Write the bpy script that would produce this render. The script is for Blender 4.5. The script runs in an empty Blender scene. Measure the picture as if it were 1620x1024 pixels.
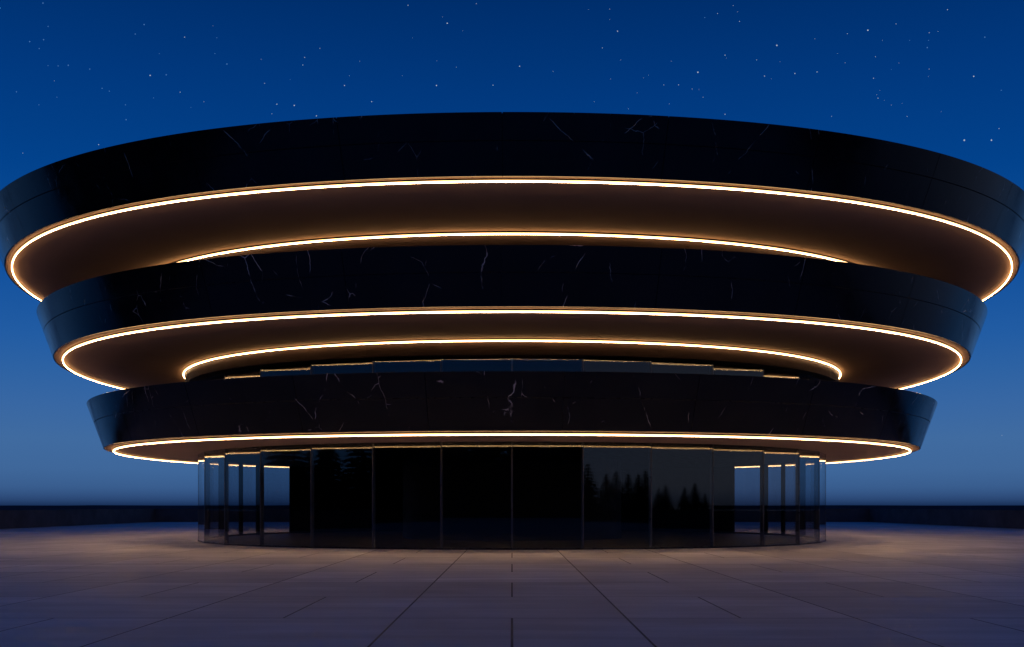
import bpy, math, random
from mathutils import Vector

random.seed(7)
scene = bpy.context.scene
COL = scene.collection
F = 1745.8            # focal length in pixels of a 1620 px wide picture
EYE = 1.76            # eye height
CY = 60.0             # distance to the axis of the building
A4 = 0.01568          # the plan is a very slightly squared circle
rad = math.radians


def srgb(r, g, b, a=1.0):
    def c(v):
        v /= 255.0
        return v / 12.92 if v <= 0.04045 else ((v + 0.055) / 1.055) ** 2.4
    return (c(r), c(g), c(b), a)


# ------------------------------------------------------------------ materials
def new_mat(name):
    m = bpy.data.materials.new(name)
    m.use_nodes = True
    nt = m.node_tree
    nt.nodes.clear()
    out = nt.nodes.new('ShaderNodeOutputMaterial')
    return m, nt, out


def N(nt, kind, **kw):
    n = nt.nodes.new(kind)
    for k, v in kw.items():
        setattr(n, k, v)
    return n


def M(nt, op, a, b=None, c=None, clamp=False):
    n = nt.nodes.new('ShaderNodeMath')
    n.operation = op
    n.use_clamp = clamp
    for i, v in enumerate((a, b, c)):
        if v is None:
            continue
        if isinstance(v, (int, float)):
            n.inputs[i].default_value = v
        else:
            nt.links.new(v, n.inputs[i])
    return n.outputs[0]


def mapr(nt, v, a, b, c=0.0, d=1.0, smooth=False):
    n = nt.nodes.new('ShaderNodeMapRange')
    if smooth:
        n.interpolation_type = 'SMOOTHSTEP'
    nt.links.new(v, n.inputs[0])
    for i, x in enumerate((a, b, c, d)):
        n.inputs[i + 1].default_value = x
    return n.outputs[0]


def mixc(nt, fac, a, b):
    n = nt.nodes.new('ShaderNodeMix')
    n.data_type = 'RGBA'
    if isinstance(fac, (int, float)):
        n.inputs[0].default_value = fac
    else:
        nt.links.new(fac, n.inputs[0])
    for i, v in ((6, a), (7, b)):
        if isinstance(v, tuple):
            n.inputs[i].default_value = v
        else:
            nt.links.new(v, n.inputs[i])
    return n.outputs[2]


def noise(nt, vec, scale, detail=3.0, rough=0.5, out=0):
    n = N(nt, 'ShaderNodeTexNoise')
    n.inputs['Scale'].default_value = scale
    n.inputs['Detail'].default_value = detail
    n.inputs['Roughness'].default_value = rough
    nt.links.new(vec, n.inputs['Vector'])
    return n.outputs[out]


def scaled(nt, vec, s, off=(0, 0, 0)):
    n = N(nt, 'ShaderNodeMapping')
    n.inputs['Scale'].default_value = s
    n.inputs['Location'].default_value = off
    nt.links.new(vec, n.inputs['Vector'])
    return n.outputs[0]


def simple(name, col, rough=0.5, metal=0.0, var=0.25, nscale=1.5, spec=0.5, bump=0.0, rvar=0.1):
    m, nt, out = new_mat(name)
    tc = N(nt, 'ShaderNodeTexCoord').outputs['Object']
    p = N(nt, 'ShaderNodeBsdfPrincipled')
    n1 = noise(nt, tc, nscale, 5, 0.6)
    k = mapr(nt, n1, 0.3, 0.7, 1 - var, 1 + var)
    mul = N(nt, 'ShaderNodeVectorMath', operation='SCALE')
    mul.inputs[0].default_value = col[:3]
    nt.links.new(k, mul.inputs['Scale'])
    nt.links.new(mul.outputs[0], p.inputs['Base Color'])
    n2 = noise(nt, tc, nscale * 3.1, 4, 0.6)
    nt.links.new(mapr(nt, n2, 0.3, 0.7, max(0.0, rough - rvar), rough + rvar), p.inputs['Roughness'])
    p.inputs['Metallic'].default_value = metal
    p.inputs['Specular IOR Level'].default_value = spec
    if bump:
        b = N(nt, 'ShaderNodeBump')
        b.inputs['Strength'].default_value = bump
        b.inputs['Distance'].default_value = 0.01
        nt.links.new(noise(nt, tc, 30, 4), b.inputs['Height'])
        nt.links.new(b.outputs[0], p.inputs['Normal'])
    nt.links.new(p.outputs[0], out.inputs[0])
    return m


U = 1.79              # half width of a paving slab


def paving_mat():
    m, nt, out = new_mat('paving')
    tc = N(nt, 'ShaderNodeTexCoord').outputs['Object']
    sep = N(nt, 'ShaderNodeSeparateXYZ')
    nt.links.new(tc, sep.inputs[0])
    x, y = sep.outputs[0], sep.outputs[1]

    def dist_to(v, period, offset):
        q = M(nt, 'ADD', v, 1000 * period - offset + period / 2)
        q = M(nt, 'MODULO', q, period)
        return M(nt, 'ABSOLUTE', M(nt, 'SUBTRACT', q, period / 2))
    ROW, R0 = 3.98, 1.34
    dx = dist_to(x, 2 * U, U)
    dy = dist_to(y, ROW, R0)
    row = M(nt, 'FLOOR', M(nt, 'DIVIDE', M(nt, 'ADD', y, 1000 * ROW - R0), ROW))
    par = M(nt, 'MODULO', row, 2)
    xs = M(nt, 'ADD', x, M(nt, 'MULTIPLY', M(nt, 'SUBTRACT', 1.0, par), 2 * U))
    dm = dist_to(xs, 4 * U, 0)
    w = 0.017
    jx = M(nt, 'LESS_THAN', dx, w)
    jy = M(nt, 'MULTIPLY', M(nt, 'LESS_THAN', dy, w * 2.2), 0.6)
    jm = M(nt, 'LESS_THAN', dm, w)
    j = M(nt, 'MAXIMUM', jx, M(nt, 'MAXIMUM', jy, jm))
    # each slab has a tone of its own
    cx = M(nt, 'FLOOR', M(nt, 'DIVIDE', M(nt, 'ADD', x, 1001 * U), 2 * U))
    wn = N(nt, 'ShaderNodeTexWhiteNoise', noise_dimensions='2D')
    cmb = N(nt, 'ShaderNodeCombineXYZ')
    nt.links.new(cx, cmb.inputs[0])
    nt.links.new(row, cmb.inputs[1])
    nt.links.new(cmb.outputs[0], wn.inputs['Vector'])
    tone = mapr(nt, wn.outputs[0], 0, 1, 0.87, 1.10)
    # long brushed streaks across, blotches, fine grain
    st = noise(nt, scaled(nt, tc, (0.22, 1.6, 1)), 1.0, 6, 0.62)
    bl = noise(nt, tc, 0.35, 4, 0.55)
    gr = noise(nt, tc, 45, 3, 0.6)
    k = M(nt, 'MULTIPLY', mapr(nt, st, 0.28, 0.72, 0.74, 1.24), mapr(nt, bl, 0.3, 0.7, 0.82, 1.14))
    k = M(nt, 'MULTIPLY', k, mapr(nt, gr, 0.2, 0.8, 0.93, 1.07))
    k = M(nt, 'MULTIPLY', k, tone)
    v = N(nt, 'ShaderNodeVectorMath', operation='SCALE')
    v.inputs[0].default_value = PAVE
    nt.links.new(k, v.inputs['Scale'])
    colr = mixc(nt, j, v.outputs[0], (0.03, 0.03, 0.035, 1))
    p = N(nt, 'ShaderNodeBsdfPrincipled')
    nt.links.new(colr, p.inputs['Base Color'])
    rr_ = M(nt, 'ADD', mapr(nt, st, 0.3, 0.7, 0.50, 0.68), mapr(nt, bl, 0.3, 0.7, -0.05, 0.05))
    nt.links.new(rr_, p.inputs['Roughness'])
    p.inputs['Specular IOR Level'].default_value = 0.35
    b = N(nt, 'ShaderNodeBump')
    b.inputs['Strength'].default_value = 0.35
    b.inputs['Distance'].default_value = 0.006
    h = M(nt, 'ADD', M(nt, 'MULTIPLY', st, 0.6), M(nt, 'MULTIPLY', gr, 0.25))
    h = M(nt, 'SUBTRACT', h, j)
    nt.links.new(h, b.inputs['Height'])
    nt.links.new(b.outputs[0], p.inputs['Normal'])
    nt.links.new(p.outputs[0], out.inputs[0])
    return m


def marble_mat():
    m, nt, out = new_mat('black_marble')
    tc = N(nt, 'ShaderNodeTexCoord').outputs['Object']
    warp = N(nt, 'ShaderNodeTexNoise')
    warp.inputs['Scale'].default_value = 1.1
    warp.inputs['Detail'].default_value = 5
    nt.links.new(tc, warp.inputs['Vector'])
    w2 = N(nt, 'ShaderNodeVectorMath', operation='MULTIPLY_ADD')
    nt.links.new(warp.outputs['Color'], w2.inputs[0])
    w2.inputs[1].default_value = (0.4, 0.4, 0.4)
    nt.links.new(tc, w2.inputs[2])
    def vein(scale, width, moff, lo, hi):
        vo = N(nt, 'ShaderNodeTexVoronoi', feature='DISTANCE_TO_EDGE')
        vo.inputs['Scale'].default_value = scale
        nt.links.new(scaled(nt, w2.outputs[0], (1, 1, 0.6), moff), vo.inputs['Vector'])
        line = mapr(nt, vo.outputs[0], 0.0, width, 1.0, 0.0)
        mask = mapr(nt, noise(nt, scaled(nt, tc, (1, 1, 1), moff), 0.85, 3, 0.6), lo, hi, 0, 1, True)
        return M(nt, 'MULTIPLY', line, mask)
    a = vein(0.36, 0.0042, (3, 8, 1), 0.52, 0.62)
    b_ = vein(0.75, 0.0065, (11, 2, 5), 0.565, 0.65)
    v = M(nt, 'MAXIMUM', a, M(nt, 'MULTIPLY', b_, 0.7))
    v = M(nt, 'MULTIPLY', v, 0.85, clamp=True)
    cl = noise(nt, tc, 0.6, 5, 0.6)
    base = mixc(nt, mapr(nt, cl, 0.35, 0.75), (0.0022, 0.0020, 0.0032, 1), (0.0055, 0.0055, 0.0085, 1))
    colr = mixc(nt, v, base, (0.85, 0.72, 0.66, 1))
    p = N(nt, 'ShaderNodeBsdfPrincipled')
    nt.links.new(colr, p.inputs['Base Color'])
    nt.links.new(mapr(nt, noise(nt, tc, 1.7, 5, 0.6), 0.3, 0.7, 0.09, 0.22), p.inputs['Roughness'])
    p.inputs['Specular IOR Level'].default_value = 0.5
    bp = N(nt, 'ShaderNodeBump')
    bp.inputs['Strength'].default_value = 0.12
    bp.inputs['Distance'].default_value = 0.02
    nt.links.new(noise(nt, tc, 0.9, 2, 0.4), bp.inputs['Height'])
    nt.links.new(bp.outputs[0], p.inputs['Normal'])
    nt.links.new(p.outputs[0], out.inputs[0])
    return m


def glass_mat(name, tint, f0, rough=0.0):
    m, nt, out = new_mat(name)
    g = N(nt, 'ShaderNodeNewGeometry')
    d = N(nt, 'ShaderNodeVectorMath', operation='DOT_PRODUCT')
    nt.links.new(g.outputs['Normal'], d.inputs[0])
    nt.links.new(g.outputs['Incoming'], d.inputs[1])
    c = M(nt, 'ABSOLUTE', d.outputs['Value'])
    k = M(nt, 'POWER', M(nt, 'SUBTRACT', 1.0, c, clamp=True), 5.0)
    fac = M(nt, 'ADD', M(nt, 'MULTIPLY', k, 1 - f0), f0, clamp=True)
    t = N(nt, 'ShaderNodeBsdfTransparent')
    tc = N(nt, 'ShaderNodeTexCoord').outputs['Object']
    t.inputs['Color'].default_value = (tint[0], tint[1], tint[2], 1)
    gl = N(nt, 'ShaderNodeBsdfGlossy')
    gl.inputs['Color'].default_value = (1, 1, 1, 1)
    gl.inputs['Roughness'].default_value = rough
    mx = N(nt, 'ShaderNodeMixShader')
    nt.links.new(fac, mx.inputs[0])
    nt.links.new(t.outputs[0], mx.inputs[1])
    nt.links.new(gl.outputs[0], mx.inputs[2])
    nt.links.new(mx.outputs[0], out.inputs[0])
    return m


def emit_mat(name, col, strength):
    m, nt, out = new_mat(name)
    e = N(nt, 'ShaderNodeEmission')
    e.inputs['Color'].default_value = (col[0], col[1], col[2], 1)
    e.inputs['Strength'].default_value = strength
    nt.links.new(e.outputs[0], out.inputs[0])
    return m


def led_mat():
    # linear fitting: extra glow added on its underside to light the paving, a softer golden diffuser round its sides
    m, nt, out = new_mat('warm_light')
    g = N(nt, 'ShaderNodeNewGeometry')
    sp = N(nt, 'ShaderNodeSeparateXYZ')
    nt.links.new(g.outputs['True Normal'], sp.inputs[0])
    lens = M(nt, 'LESS_THAN', sp.outputs[2], -0.9)  # mask of the downward face that carries the added glow
    tc = N(nt, 'ShaderNodeTexCoord').outputs['Object']
    v = mapr(nt, noise(nt, tc, 0.9, 3, 0.6), 0.3, 0.7, 0.88, 1.1)
    c = mixc(nt, lens, (1.0, 0.56, 0.22, 1), (1.0, 0.60, 0.29, 1))
    e = N(nt, 'ShaderNodeEmission')
    nt.links.new(c, e.inputs['Color'])
    st = M(nt, 'ADD', M(nt, 'MULTIPLY', lens, DOWN_BOOST - LED), LED)
    nt.links.new(M(nt, 'MULTIPLY', st, v), e.inputs['Strength'])
    nt.links.new(e.outputs[0], out.inputs[0])
    return m


PAVE = (0.55, 0.54, 0.55)
LED = 5.8
DOWN_BOOST = 50.0  # underside emission, raised to brighten the terrace
mat = {
    'paving': paving_mat(),
    'marble': marble_mat(),
    'glass': glass_mat('dark_tinted_glass', (0.79, 0.80, 0.82), 0.028, 0.012),
    'led': led_mat(),
    'soffit': simple('bronze_soffit', (0.50, 0.345, 0.275), 0.6, 0.0, 0.05, 0.3, 0.08, 0.0, 0.02),
    'lip': simple('bronze_lip', (0.40, 0.28, 0.23), 0.6, 0.0, 0.08, 0.5, 0.1),
    'channel': simple('dark_aluminium', (0.02, 0.016, 0.013), 0.4, 0.5),
    'bulk': simple('dark_bronze', (0.022, 0.013, 0.010), 0.5, 0.0, 0.1, 0.4, 0.08),
    'frame': simple('black_metal', (0.010, 0.010, 0.013), 0.3, 0.3),
    'fin': simple('anodised_metal', (0.06, 0.06, 0.075), 0.35, 0.3),
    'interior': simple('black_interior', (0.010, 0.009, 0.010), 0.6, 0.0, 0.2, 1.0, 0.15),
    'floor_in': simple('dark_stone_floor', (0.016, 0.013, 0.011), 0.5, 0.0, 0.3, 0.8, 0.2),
    'roof': simple('grey_roofing', (0.05, 0.05, 0.055), 0.8),
    'concrete': simple('dark_concrete', (0.07, 0.07, 0.08), 0.8, 0.0, 0.3, 0.5, 0.2, 0.3),
    'sea_screen': simple('dark_sea_screen', (0.05, 0.06, 0.07), 0.95, 0.0, 0.3, 0.004, 0.1),  # for the added strip that screens the far sea
    'rock': simple('dark_earth', (0.03, 0.03, 0.028), 0.9, 0.0, 0.3, 0.2, 0.2),
    'grass': simple('dark_grass', (0.03, 0.04, 0.02), 0.9, 0.0, 0.4, 0.8, 0.2),
    'bark': simple('bark', (0.05, 0.035, 0.025), 0.9, 0.0, 0.4, 3.0, 0.2),
    'needles': simple('needles', (0.022, 0.035, 0.018), 0.8, 0.0, 0.4, 1.5, 0.2),
    'star': emit_mat('star_white', (0.72, 0.85, 1.0), 0.62),
    'star2': emit_mat('star_blue', (0.10, 0.30, 0.72), 0.62),
}


def sea_mat():
    m, nt, out = new_mat('night_sea')
    tc = N(nt, 'ShaderNodeTexCoord').outputs['Object']
    p = N(nt, 'ShaderNodeBsdfPrincipled')
    p.inputs['Base Color'].default_value = (0.002, 0.009, 0.024, 1)
    p.inputs['Roughness'].default_value = 0.12
    p.inputs['Specular IOR Level'].default_value = 0.5
    b = N(nt, 'ShaderNodeBump')
    b.inputs['Strength'].default_value = 0.15
    b.inputs['Distance'].default_value = 0.6
    nt.links.new(noise(nt, scaled(nt, tc, (0.5, 1, 1)), 0.12, 6, 0.6), b.inputs['Height'])
    nt.links.new(b.outputs[0], p.inputs['Normal'])
    nt.links.new(p.outputs[0], out.inputs[0])
    return m


mat['sea'] = sea_mat()


# ------------------------------------------------------------------ mesh helpers
class MB:
    def __init__(self):
        self.v, self.f = [], []

    def quad(self, *pts):
        i = len(self.v)
        self.v += [tuple(p) for p in pts]
        self.f.append(tuple(range(i, i + len(pts))))

    def box(self, x0, x1, y0, y1, z0, z1):
        i = len(self.v)
        self.v += [(x, y, z) for z in (z0, z1) for y in (y0, y1) for x in (x0, x1)]
        self.f += [tuple(i + k for k in q) for q in
                   ((0, 2, 3, 1), (4, 5, 7, 6), (0, 1, 5, 4), (1, 3, 7, 5), (3, 2, 6, 7), (2, 0, 4, 6))]

    def prism(self, poly, z0, z1):
        n = len(poly)
        i = len(self.v)
        self.v += [(x, y, z0) for x, y in poly] + [(x, y, z1) for x, y in poly]
        self.f.append(tuple(i + k for k in reversed(range(n))))
        self.f.append(tuple(i + n + k for k in range(n)))
        for k in range(n):
            q = (k + 1) % n
            self.f.append((i + k, i + q, i + n + q, i + n + k))

    def build(self, name, m, parent=None, smooth=False, label=None):
        me = bpy.data.meshes.new(name)
        me.from_pydata(self.v, [], self.f)
        me.materials.append(m)
        if smooth:
            me.shade_smooth()
        me.update()
        o = bpy.data.objects.new(name, me)
        COL.objects.link(o)
        if parent:
            o.parent = parent
        if label:
            o['label'] = label
        return o


def plan(R, t, sq=True):
    """point of a ring of radius R at angle t (0 = towards the camera), local to the building axis"""
    r = R * (1 - A4 * math.cos(4 * t)) if sq else R
    return r * math.sin(t), -r * math.cos(t)


def lathe(mb, prof, n=720, t0=0.0, t1=2 * math.pi, closed=False, caps=False):
    """every profile edge gets vertices of its own, so corners stay crisp and the round stays smooth"""
    full = abs(t1 - t0 - 2 * math.pi) < 1e-6
    seg = list(zip(prof, prof[1:] + ([prof[0]] if closed else [])))
    if not closed:
        seg = seg[:len(prof) - 1]
    for (a, b) in seg:
        i = len(mb.v)
        cnt = n if full else n + 1
        for k in range(cnt):
            t = t0 + (t1 - t0) * k / n
            xa, ya = plan(a[0], t)
            xb, yb = plan(b[0], t)
            mb.v += [(xa, ya, a[1]), (xb, yb, b[1])]
        for k in range(n):
            q = (k + 1) % cnt
            mb.f.append((i + 2 * k, i + 2 * k + 1, i + 2 * q + 1, i + 2 * q))
    if caps and not full:
        for t, rev in ((t0, False), (t1, True)):
            pts = [(*plan(r, t), z) for r, z in prof]
            mb.quad(*(reversed(pts) if rev else pts))


def tube_ring(mb, R, z, r, n=420, m=8):
    i = len(mb.v)
    for k in range(n):
        t = 2 * math.pi * k / n
        for j in range(m):
            a = 2 * math.pi * (j + 0.5) / m
            x, y = plan(R + r * math.cos(a), t)
            mb.v.append((x, y, z + r * math.sin(a)))
    for k in range(n):
        q = (k + 1) % n
        for j in range(m):
            p = (j + 1) % m
            mb.f.append((i + k * m + j, i + q * m + j, i + q * m + p, i + k * m + p))


def tag(o, label, cat, group=None):
    o['label'] = label
    o['category'] = cat
    if group:
        o['group'] = group
    return o


def empty(name, loc):
    o = bpy.data.objects.new(name, None)
    o.empty_display_size = 1
    COL.objects.link(o)
    o.location = loc
    return o


def structure(o):
    o['kind'] = 'structure'
    return o


# ------------------------------------------------------------------ ground and sea
mb = MB()
WX, WY = 38.4, 118.6      # inner faces of the parapets
g = []
nx, ny = 4, 8
mb.box(-WX - 0.6, WX + 0.6, -70, WY + 0.6, -14, 0)
structure(mb.build('terrace', mat['paving']))

mb = MB()
rs = [0, 200, 600, 2000, 8000, 30000]
for a, b in zip(rs, rs[1:]):
    for k in range(96):
        t0, t1 = 2 * math.pi * k / 96, 2 * math.pi * (k + 1) / 96
        mb.quad(*[(r * math.sin(t), r * math.cos(t), -13) for r, t in ((a, t0), (a, t1), (b, t1), (b, t0))][(1 if a == 0 else 0):])
structure(mb.build('sea', mat['sea']))

mb = MB()
mb.prism([(-420, -70), (-420, -400), (420, -400), (420, -120), (260, -70), (180, -30), (130, -12), (WX + .65, -6), (WX + .65, -70.01), (-WX - .65, -70.01), (-WX - .65, -6), (-70, -8), (-95, 30), (-150, 62), (-420, 70)][::-1], -14, -0.25)
structure(mb.build('grass_bank', mat['grass']))

# added low dark strip, screens the bright sky reflection on the far sea
mb = MB()
K = 240
pr = random.Random(5)
ridge = [1.75 + 0.5 * math.sin(k * .7) + pr.uniform(0, .8) for k in range(K + 1)]
for k in range(K):
    t0, t1 = rad(-125 + 250 * k / K), rad(-125 + 250 * (k + 1) / K)
    P = lambda r, t, z: (r * math.sin(t), r * math.cos(t), z)
    h0, h1 = ridge[k], ridge[k + 1]
    mb.quad(P(4000, t0, -13.2), P(4000, t1, -13.2), P(4060, t1, h1), P(4060, t0, h0))
    mb.quad(P(4060, t0, h0), P(4060, t1, h1), P(4900, t1, -13.2), P(4900, t0, -13.2))
structure(mb.build('far_sea_screen', mat['sea_screen']))

# ------------------------------------------------------------------ parapet walls
H = 1.42


def parapet(x0, x1, y0, y1, label):
    cx, cy = (x0 + x1) / 2, (y0 + y1) / 2
    e = tag(empty('parapet_wall', (cx, cy, 0)), label, 'wall', 'low dark walls round the terrace')
    a, b = (x1 - x0) / 2, (y1 - y0) / 2
    m = MB()
    m.box(-a, a, -b, b, 0.001, H - 0.08)
    m.build('wall', mat['concrete'], e)
    m = MB()
    # coping stones with narrow gaps
    L = max(a, b)
    n = max(2, int(2 * L / 3.0))
    for k in range(n):
        s0, s1 = -L + 2 * L * k / n + 0.006, -L + 2 * L * (k + 1) / n - 0.006
        if a > b:
            m.box(s0, s1, -b - 0.03, b + 0.03, H - 0.08, H)
        else:
            m.box(-a - 0.03, a + 0.03, s0, s1, H - 0.08, H)
    m.build('coping', mat['concrete'], e)
    return e


parapet(-WX - 0.4, -WX, -5, WY - 0.04, 'low dark parapet wall running away along the left edge of the terrace')
parapet(WX, WX + 0.4, -5, WY - 0.04, 'low dark parapet wall running away along the right edge of the terrace')
parapet(-WX - 0.4, WX + 0.4, WY, WY + 0.4, 'low dark parapet wall across the far end of the terrace, behind the round building')

# ------------------------------------------------------------------ the building
B = tag(empty('round_pavilion', (0, CY, 0)),
        'round black marble building, three widening tiers edged with warm light rings over dark glass', 'building')

# tier: fascia bottom (R, z), rim (R, z), light (R, z), inner end of soffit (R, z)
TIERS = [
    dict(bot=(20.85, 4.44), rim=(21.58, 6.48), led=(20.40, 4.335), inn=(16.50, 4.29), joint=5.0, name='lowest'),
    dict(bot=(23.00, 8.50), rim=(23.68, 10.43), led=(22.59, 8.40), inn=(17.16, 8.275), joint=-0.9, name='middle'),
    dict(bot=(24.98, 12.33), rim=(25.73, 14.13), led=(24.67, 12.26), inn=(19.66, 11.84), joint=-0.7, name='top'),
]
LR = 0.034
for T in TIERS:
    (rb, zb), (rt, zt), (rl, zl), (ri, zi) = T['bot'], T['rim'], T['led'], T['inn']
    n = 30 if T['name'] == 'top' else 27
    step = 2 * math.pi / n
    g = 0.011
    m = MB()
    # polished panels in two rows with open joints
    zm = zb + (zt - zb) * 0.56

    def rad_at(z):
        return rb + (rt - rb) * (z - zb) / (zt - zb)
    for k in range(n):
        a0 = rad(T['joint']) + k * step + g / rb
        a1 = rad(T['joint']) + (k + 1) * step - g / rb
        for z0, z1 in ((zb, zm - g), (zm + g, zt)):
            lathe(m, [(rad_at(z0) - 0.04, z0), (rad_at(z0) - 0.003, z0), (rad_at(z0 + 0.004), z0 + 0.004),
                      (rad_at(z1 - 0.004), z1 - 0.004), (rad_at(z1) - 0.004, z1), (rad_at(z1) - 0.05, z1)],
                  n=28, t0=a0, t1=a1, closed=True, caps=True)
    m.build('fascia', mat['marble'], B, smooth=True, label='black veined marble band of the %s tier' % T['name'])
    # dark backing behind the joints, top cap and inner face of the rim
    m = MB()
    lathe(m, [(rb - 0.06, zb + 0.004), (rt - 0.06, zt - 0.02), (rt - 0.45, zt - 0.02), (rt - 0.45, zt - 0.9)])
    m.build('rim_backing', mat['frame'], B, smooth=True)
    # lip under the fascia, soffit and light
    zs = zl + LR + 0.05
    lipr = rl + 0.085
    m = MB()
    lathe(m, [(rb - 0.042, zb + 0.012), (rb - 0.06, zb), (lipr, zs + 0.004), (lipr, zs + 0.05)])
    m.build('lip', mat['lip'], B, smooth=True)
    m = MB()
    lathe(m, [(lipr - 0.002, zs + 0.05), (rl, zs), (ri - 0.3, zi)])
    m.build('soffit', mat['soffit'], B, smooth=True)
    m = MB()
    lathe(m, [(rl + 0.011, zs + 0.01), (rl + 0.011, zl + 0.02), (rl - 0.011, zl + 0.02), (rl - 0.011, zs + 0.01)])
    ch = m.build('light_channel', mat['channel'], B, smooth=True)
    m = MB()
    tube_ring(m, rl, zl, LR)
    m.build('light_strip', mat['led'], B, smooth=True, label='warm glowing light ring under the edge of the %s tier' % T['name'])
    # deck on top of the tier
    m = MB()
    lathe(m, [(rt - 0.44, zt - 0.55), (12.0 if T['name'] != 'top' else 0.01, zt - 0.50)])
    m.build('deck', mat['roof'], B, smooth=True)

# inner light rings with the drum below them
for (rl, zl, zbot, who) in ((17.20, 8.20, 7.66, 'middle'), (19.71, 11.76, 10.0, 'top')):
    rd = rl - 0.075
    m = MB()
    for k in range(18):
        a0 = rad(0) + k * rad(20) + 0.004 / rd
        a1 = rad(0) + (k + 1) * rad(20) - 0.004 / rd
        lathe(m, [(rd - 0.05, zl + 0.16), (rd, zl + 0.16), (rd, zbot), (rd - 0.05, zbot)], n=24, t0=a0, t1=a1, closed=True, caps=True)
    lathe(m, [(rd - 0.03, zl + 0.16), (rd - 0.03, zbot + 0.003), (16.3, zbot + 0.003)])
    m.build('bulkhead', mat['bulk'], B, smooth=True)
    m = MB()
    tube_ring(m, rl, zl, LR)
    m.build('light_strip', mat['led'], B, smooth=True, label='warm glowing inner light ring under the soffit of the %s tier' % who)
    m = MB()
    lathe(m, [(rl + 0.011, zl + 0.10), (rl + 0.011, zl + 0.022), (rl - 0.011, zl + 0.022), (rl - 0.011, zl + 0.10)])
    m.build('light_channel', mat['channel'], B, smooth=True)

# glass storeys of 36 flat panes
RG = 16.5


def glazing(z0, z1):
    for k in range(36):
        t0, t1 = rad(10 * k), rad(10 * (k + 1))
        p0, p1 = Vector((*plan(RG, t0), 0)), Vector((*plan(RG, t1), 0))
        d = (p1 - p0).normalized()
        nrm = Vector((d.y, -d.x, 0))
        if nrm.dot(p0) < 0:
            nrm = -nrm
        a, b = p0 + d * 0.016, p1 - d * 0.016
        m = MB()
        c, e = a - nrm * 0.024, b - nrm * 0.024
        m.prism([(a.x, a.y), (b.x, b.y), (e.x, e.y), (c.x, c.y)], z0, z1)
        m.build('glass_pane', mat['glass'], B)
        if 10 * k in (80, 90, 100, 110, 120, 240, 250, 260, 270, 280):
            continue            # butt joints, no fin, where the inner openings are
        m = MB()
        u = p0.normalized()
        s = Vector((-u.y, u.x, 0))
        o1, o2 = u * 0.006, u * -0.17
        pts = [p0 + o1 - s * 0.014, p0 + o1 + s * 0.014, p0 - u * 0.028 + s * 0.014, p0 - u * 0.028 + s * 0.045,
               p0 + o2 + s * 0.045, p0 + o2 - s * 0.045, p0 - u * 0.028 - s * 0.045, p0 - u * 0.028 - s * 0.014]
        m.prism([(q.x, q.y) for q in pts], z0, z1)
        m.build('mullion', mat['fin'], B)


glazing(0.07, 4.285)
glazing(5.9, 7.655)


def poly_ring(mb, R0, R1, z0, z1):
    for k in range(36):
        t0, t1 = rad(10 * k), rad(10 * (k + 1))
        a, b = plan(R0, t0), plan(R0, t1)
        c, d = plan(R1, t1), plan(R1, t0)
        mb.quad((*a, z0), (*b, z0), (*b, z1), (*a, z1))
        mb.quad((*c, z0), (*d, z0), (*d, z1), (*c, z1))
        mb.quad((*a, z1), (*b, z1), (*c, z1), (*d, z1))
        mb.quad((*a, z0), (*d, z0), (*c, z0), (*b, z0))


m = MB()
poly_ring(m, RG + 0.03, RG - 0.12, 0.001, 0.07)
m.build('base_rail', mat['frame'], B)
m = MB()
poly_ring(m, RG - 0.04, RG - 0.12, 4.2, 4.30)
m.build('head_rail', mat['frame'], B)
m = MB()
lathe(m, [(RG - 0.14, 0.03), (0.01, 0.03)], n=180)
m.build('floor', mat['floor_in'], B)
m = MB()
lathe(m, [(RG - 0.10, 4.25), (16.1, 4.25), (16.1, 4.21), (0.01, 4.21)], n=180)
m.build('ceiling', mat['interior'], B)
m = MB()
lathe(m, [(15.2, 5.5), (15.2, 8.3)], n=180)
m.build('upper_core', mat['interior'], B, smooth=True)

# dark inner wall with tall openings on both sides
RP = 16.26
opens = [(81.7, 90.5), (95.9, 102.4), (103.9, 110.1), (112.6, 122.3)]
m = MB()
solid = []
cur = 74.5
for a, b in opens:
    solid.append((cur, a))
    cur = b
solid.append((cur, 180.0))
for s in (1, -1):
    for a, b in solid:
        a_, b_ = (a, b) if s > 0 else (-b, -a)
        lathe(m, [(RP - 0.09, 0.03), (RP, 0.03), (RP, 4.24), (RP - 0.09, 4.24)], n=max(2, int((b - a) / 2)),
              t0=rad(a_), t1=rad(b_), closed=True, caps=True)
    for a, b in opens:
        a_, b_ = (a, b) if s > 0 else (-b, -a)
        for z0, z1 in ((0.03, 0.12), (4.185, 4.24)):
            lathe(m, [(RP - 0.09, z0), (RP, z0), (RP, z1), (RP - 0.09, z1)], n=6, t0=rad(a_), t1=rad(b_), closed=True, caps=True)
m.build('inner_wall', mat['interior'], B)
m = MB()
lathe(m, [(6.0, 0.03), (6.0, 4.21)], n=120)
m.build('service_core', mat['interior'], B, smooth=True)

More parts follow.
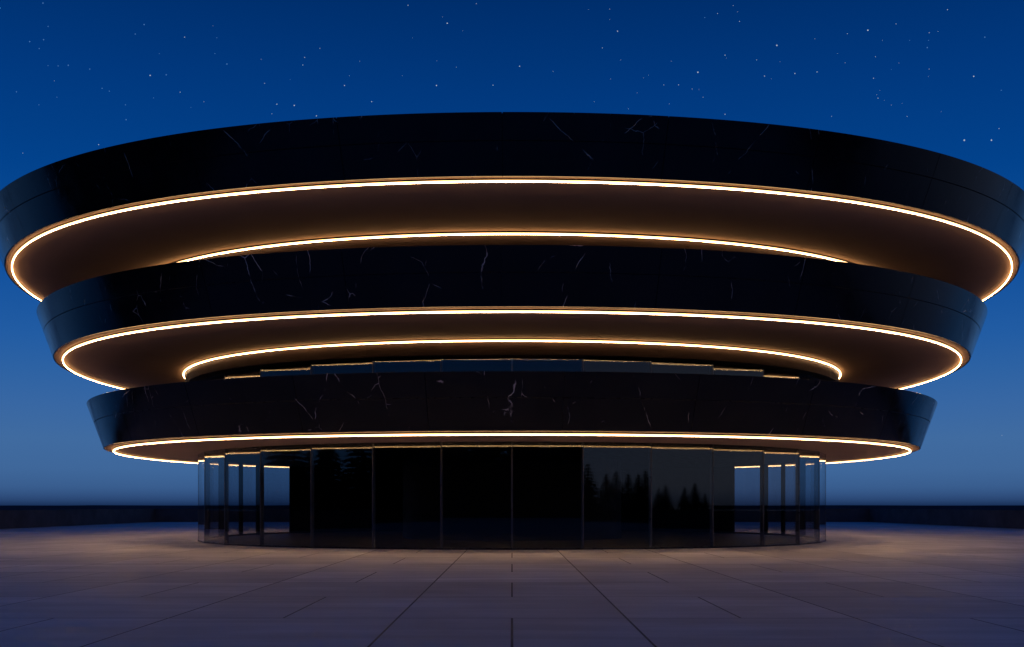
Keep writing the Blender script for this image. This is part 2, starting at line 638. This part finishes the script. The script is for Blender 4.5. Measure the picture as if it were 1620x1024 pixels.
# ------------------------------------------------------------------ conifers behind the viewer (seen as reflections)
def conifer_meshes(seed):
    r = random.Random(seed)
    tr = MB()
    for k in range(8):
        a0, a1 = 2 * math.pi * k / 8, 2 * math.pi * (k + 1) / 8
        tr.quad((0.022 * math.cos(a0), 0.022 * math.sin(a0), 0), (0.022 * math.cos(a1), 0.022 * math.sin(a1), 0), (0, 0, 0.98))
    cr = MB()
    tiers = 17
    for i in range(tiers):
        z = 0.06 + 0.9 * i / tiers
        R = 0.21 * (1 - i / tiers) ** 0.85 + 0.012
        nb = 13 if i < 12 else 8
        ph = r.random() * 6
        for k in range(nb):
            a = ph + 2 * math.pi * k / nb + r.uniform(-.15, .15)
            L = R * r.uniform(0.7, 1.15)
            w = R * 0.30
            dz = -0.25 * L + r.uniform(-.01, .01)
            ca, sa = math.cos(a), math.sin(a)
            for q in range(3):
                f0, f1 = q / 3, (q + 1.25) / 3
                ww = w * (1.1 - 0.3 * q)
                zz = z + dz * f0
                cr.quad((ca * L * f0, sa * L * f0, zz + 0.018),
                        (ca * L * f1 * .8 - sa * ww, sa * L * f1 * .8 + ca * ww, zz + dz * .5 - 0.012),
                        (ca * L * f1, sa * L * f1, zz + dz * .45),
                        (ca * L * f1 * .8 + sa * ww, sa * L * f1 * .8 - ca * ww, zz + dz * .5 - 0.012))
    return tr, cr


protos = []
for sd in range(3):
    tr, cr = conifer_meshes(sd)
    e = empty('conifer', (0, 0, 0))
    t = tr.build('trunk', mat['bark'], e)
    c = cr.build('crown', mat['needles'], e)
    protos.append((e, t, c))
used = [False] * 3


def tree_height(az):
    table = [(-95, 14), (-50, 17), (-33, 20), (-27, 20), (-20, 9.6), (-15, 16.5), (-8, 20), (-5.5, 11.5), (-3, 20),
             (12, 20), (18, 17.0), (24, 12.5), (27, 10.6), (31, 8.2), (36, 7.4), (46, 6.2), (60, 5.4), (75, 5.0), (100, 5.0)]
    for (a, h), (b, h2) in zip(table, table[1:]):
        if az <= b:
            return h + (h2 - h) * (az - a) / (b - a)
    return 5.0


rnd = random.Random(3)
az = -94.0
i = 0
while az < 62:
    for row in ((0, 1, 2) if 14 < az < 62 else (0, 1)):
        R = 125 + row * 7 + rnd.uniform(-2, 2)
        a = az + row * 0.8 + rnd.uniform(-.3, .3)
        h = tree_height(a) * (rnd.uniform(0.74, 1.06) if a > 34 or a < -40 else rnd.uniform(0.9, 1.05)) * (1.0 if row == 0 else 0.95)
        k = i % 3
        e, t, c = protos[k]
        if used[k]:
            e2 = e.copy(); COL.objects.link(e2)
            for o in (t, c):
                o2 = o.copy(); COL.objects.link(o2); o2.parent = e2
            e = e2
        used[k] = True
        e.location = (R * math.sin(rad(a)), 44 - R * math.cos(rad(a)), -0.26)
        e.rotation_euler = (0, 0, rnd.uniform(0, 6.28))
        e.scale = (h * 1.9, h * 1.9, h)
        tag(e, 'dark conifer seen only as a reflected silhouette in the black glass base', 'tree', 'dark conifers mirrored in the glass')
        i += 1
    az += 2.4

# ------------------------------------------------------------------ sky and stars
w = bpy.data.worlds.new('World')
scene.world = w
w.use_nodes = True
nt = w.node_tree
nt.nodes.clear()
out = N(nt, 'ShaderNodeOutputWorld')
bg = N(nt, 'ShaderNodeBackground')
tc = N(nt, 'ShaderNodeTexCoord')
sep = N(nt, 'ShaderNodeSeparateXYZ')
nt.links.new(tc.outputs['Generated'], sep.inputs[0])
z = sep.outputs[2]
fac = M(nt, 'SQRT', M(nt, 'MAXIMUM', z, 0.0))
ramp = N(nt, 'ShaderNodeValToRGB')
SKY = [(800, (20, 40, 76)), (796, (32, 57, 98)), (787, (46, 76, 122)), (772, (57, 93, 142)), (745, (63, 103, 154)),
       (700, (64, 107, 160)), (650, (56, 103, 163)), (600, (45, 98, 163)), (550, (34, 92, 163)), (450, (16, 80, 156)),
       (300, (2, 66, 140)), (150, (1, 56, 125)), (0, (0, 46, 107))]
cr = ramp.color_ramp
els = []
for y_, c_ in SKY:
    tn = (800 - y_) / F
    els.append((math.sqrt(tn / math.sqrt(1 + tn * tn)), srgb(*c_)))
els.append((0.80, srgb(0, 36, 88)))
els.append((1.0, srgb(0, 26, 66)))
cr.elements[0].position = els[0][0]
cr.elements[0].color = els[0][1]
cr.elements[1].position = els[-1][0]
cr.elements[1].color = els[-1][1]
for p_, c_ in els[1:-1]:
    e_ = cr.elements.new(p_)
    e_.color = c_
nt.links.new(fac, ramp.inputs[0])
# the last grey light of dusk lies low in the sky on the right, behind the viewer
dt = N(nt, 'ShaderNodeVectorMath', operation='DOT_PRODUCT')
nt.links.new(tc.outputs['Generated'], dt.inputs[0])
dt.inputs[1].default_value = (0.90, -0.43, 0.0)
az_f = mapr(nt, dt.outputs['Value'], 0.5, 0.95, 0, 1, True)
el_f = M(nt, 'MULTIPLY', mapr(nt, z, 0.0, 0.02, 0.4, 1, True), mapr(nt, z, 0.04, 0.45, 1, 0, True))
dusk = M(nt, 'MULTIPLY', M(nt, 'MULTIPLY', az_f, el_f), 0.75)
ramp_out = mixc(nt, dusk, ramp.outputs[0], (0.28, 0.31, 0.40, 1))
below = M(nt, 'LESS_THAN', z, 0.0)
colr = mixc(nt, below, ramp_out, srgb(4, 14, 34))
nt.links.new(colr, bg.inputs['Color'])
bg.inputs['Strength'].default_value = 1.0
nt.links.new(bg.outputs[0], out.inputs[0])

# stars: (x, y, size) in photograph pixels give their directions; they hang at the same great distance
S1 = [(237.5, 119.5, 3), (292, 59, 2), (337, 41, 1), (419, 132, 1), (438, 165, 2.4), (465.5, 167, 3), (430, 180, 1.6), (500.5, 183.5, 2.6),
      (482, 91, 2), (479, 103, 2), (506, 76.5, 1.6), (545, 135.5, 2.4), (553, 120, 1.2), (588, 161, 2.4), (569, 97, 1.2), (636.5, 120, 1), (645.5, 8.5, 2),
      (690.5, 135.5, 3), (707.5, 37, 3), (700, 27, 1), (732, 49, 1), (722, 106.5, 1.4), (753.5, 6, 1.6), (780, 135, 2.2), (691, 96.5, 1), (652, 60, 1),
      (156, 229, 2.2), (36, 242.5, 1.5), (285, 146, 2), (322.5, 161, 1.4), (418.5, 132, 1.5), (86, 128, 1.2), (413, 94, 1.2), (822, 105, 2.6),
      (875, 113, 1.4), (931, 15, 1), (964.5, 14.5, 1.5), (964.5, 31, 1), (977, 49.5, 2.6), (953, 76, 1.8), (982, 95, 1.2), (966, 125, 1), (1018, 123.5, 1),
      (1026, 119, 1), (1050, 134.5, 1.6), (1073.5, 134.5, 2), (1062, 97, 1), (1104, 114.5, 3.4), (1095, 141, 1.5), (1106, 142, 1), (1113, 154, 1), (1135, 21.5, 1.8),
      (1160, 9, 1.4), (1167, 19, 1.2), (1170, 34, 2), (1147, 87.5, 2.2), (1149, 92, 1), (1197, 95, 1.6), (1209.5, 120.5, 2.2), (1220, 125, 1), (1229, 72, 3.4), (1234, 98, 1),
      (1257.5, 116.5, 2.4), (1292.5, 114, 2.2), (1289, 61.5, 1.2), (1340.5, 53.5, 1.8), (1373, 48, 3.4), (1325, 85, 1), (1337, 99.5, 1.4), (1385, 90, 1.6), (1382, 124, 2),
      (1417.5, 38, 1.6), (1470, 52, 1.8), (1484, 50, 1.4), (1499, 15.5, 2), (1470, 109.5, 1.6), (1469, 121, 1), (1540.5, 121, 3), (1422, 100, 1), (1396, 64, 1), (1525.5, 222, 4),
      (1568.5, 222, 3.6), (1580.5, 203.5, 1.8), (1389, 155.5, 2), (1410, 166.5, 1.2), (1427, 163.5, 1), (1435, 184.5, 1.6), (1315.5, 184, 1.6), (1147, 181, 2.2), (994, 172.5, 1.4),
      (1059, 164.5, 1.4), (940, 161, 1.2), (1112, 154, 1.2), (1008, 147, 1), (1392, 143, 1), (1387, 150, 1.2), (1399, 159, 1), (1489, 177, 1), (1585, 689, 1.4)]
S2 = [(68, 5, 3), (0, 13, 3), (76, 42, 2.4), (69, 63, 3), (47, 66, 3), (62, 77, 2.4), (108, 103.5, 3), (142, 109.5, 2.6), (92, 104.5, 2.4), (76, 104, 2), (26, 145.5, 2.6), (161.5, 140, 2.6),
      (173, 144.5, 2.4), (198.5, 166, 2.4), (199.5, 189.5, 3), (263, 118.5, 3), (359, 101.5, 3.2), (340, 85, 2.2), (228, 39, 3), (214, 54, 2.6), (61.5, 166, 2), (90, 154, 2), (243, 155, 2),
      (343, 60, 2), (252, 85, 1.8), (302, 170, 1.6), (1467, 75.5, 3), (1558, 59, 3), (1584, 143, 2.4), (1439, 64, 1.8), (1115, 28, 2.2), (1469, 64, 2), (459, 126, 1.6), (1410, 110, 1.6)]
DIST = 6000.0


def stars(lst, name, m_):
    mb = MB()
    for (x, y, s) in lst:
        d = Vector(((x - 810) / F, 1.0, (800 - y) / F)).normalized()
        c = Vector((0, 0, EYE)) + d * DIST
        r = DIST / F * s * 0.35
        i = len(mb.v)
        for q in ((r, 0, 0), (-r, 0, 0), (0, r, 0), (0, -r, 0), (0, 0, r), (0, 0, -r)):
            mb.v.append(tuple(c + Vector(q)))
        for a in (0, 1):
            for b in (2, 3):
                for cc in (4, 5):
                    mb.f.append((i + a, i + b, i + cc))
    o = mb.build(name, m_)
    o.visible_shadow = False
    return structure(o)


stars(S1, 'sky_stars', mat['star'])
stars(S2, 'sky_faint_stars', mat['star2'])

# ------------------------------------------------------------------ camera
cam = bpy.data.cameras.new('camera')
co = bpy.data.objects.new('camera', cam)
COL.objects.link(co)
co.location = (0, 0, EYE)
co.rotation_euler = (rad(90), 0, 0)
cam.sensor_width = 36
cam.lens = F / 1620 * 36
cam.shift_y = (800 - 512) / 1620
cam.clip_start = 0.1
cam.clip_end = 60000
scene.camera = co

scene.view_settings.view_transform = 'Standard'
scene.view_settings.look = 'None'
scene.view_settings.gamma = 1
scene.view_settings.exposure = 0
scene.cycles.transparent_max_bounces = 32
scene.cycles.max_bounces = 8
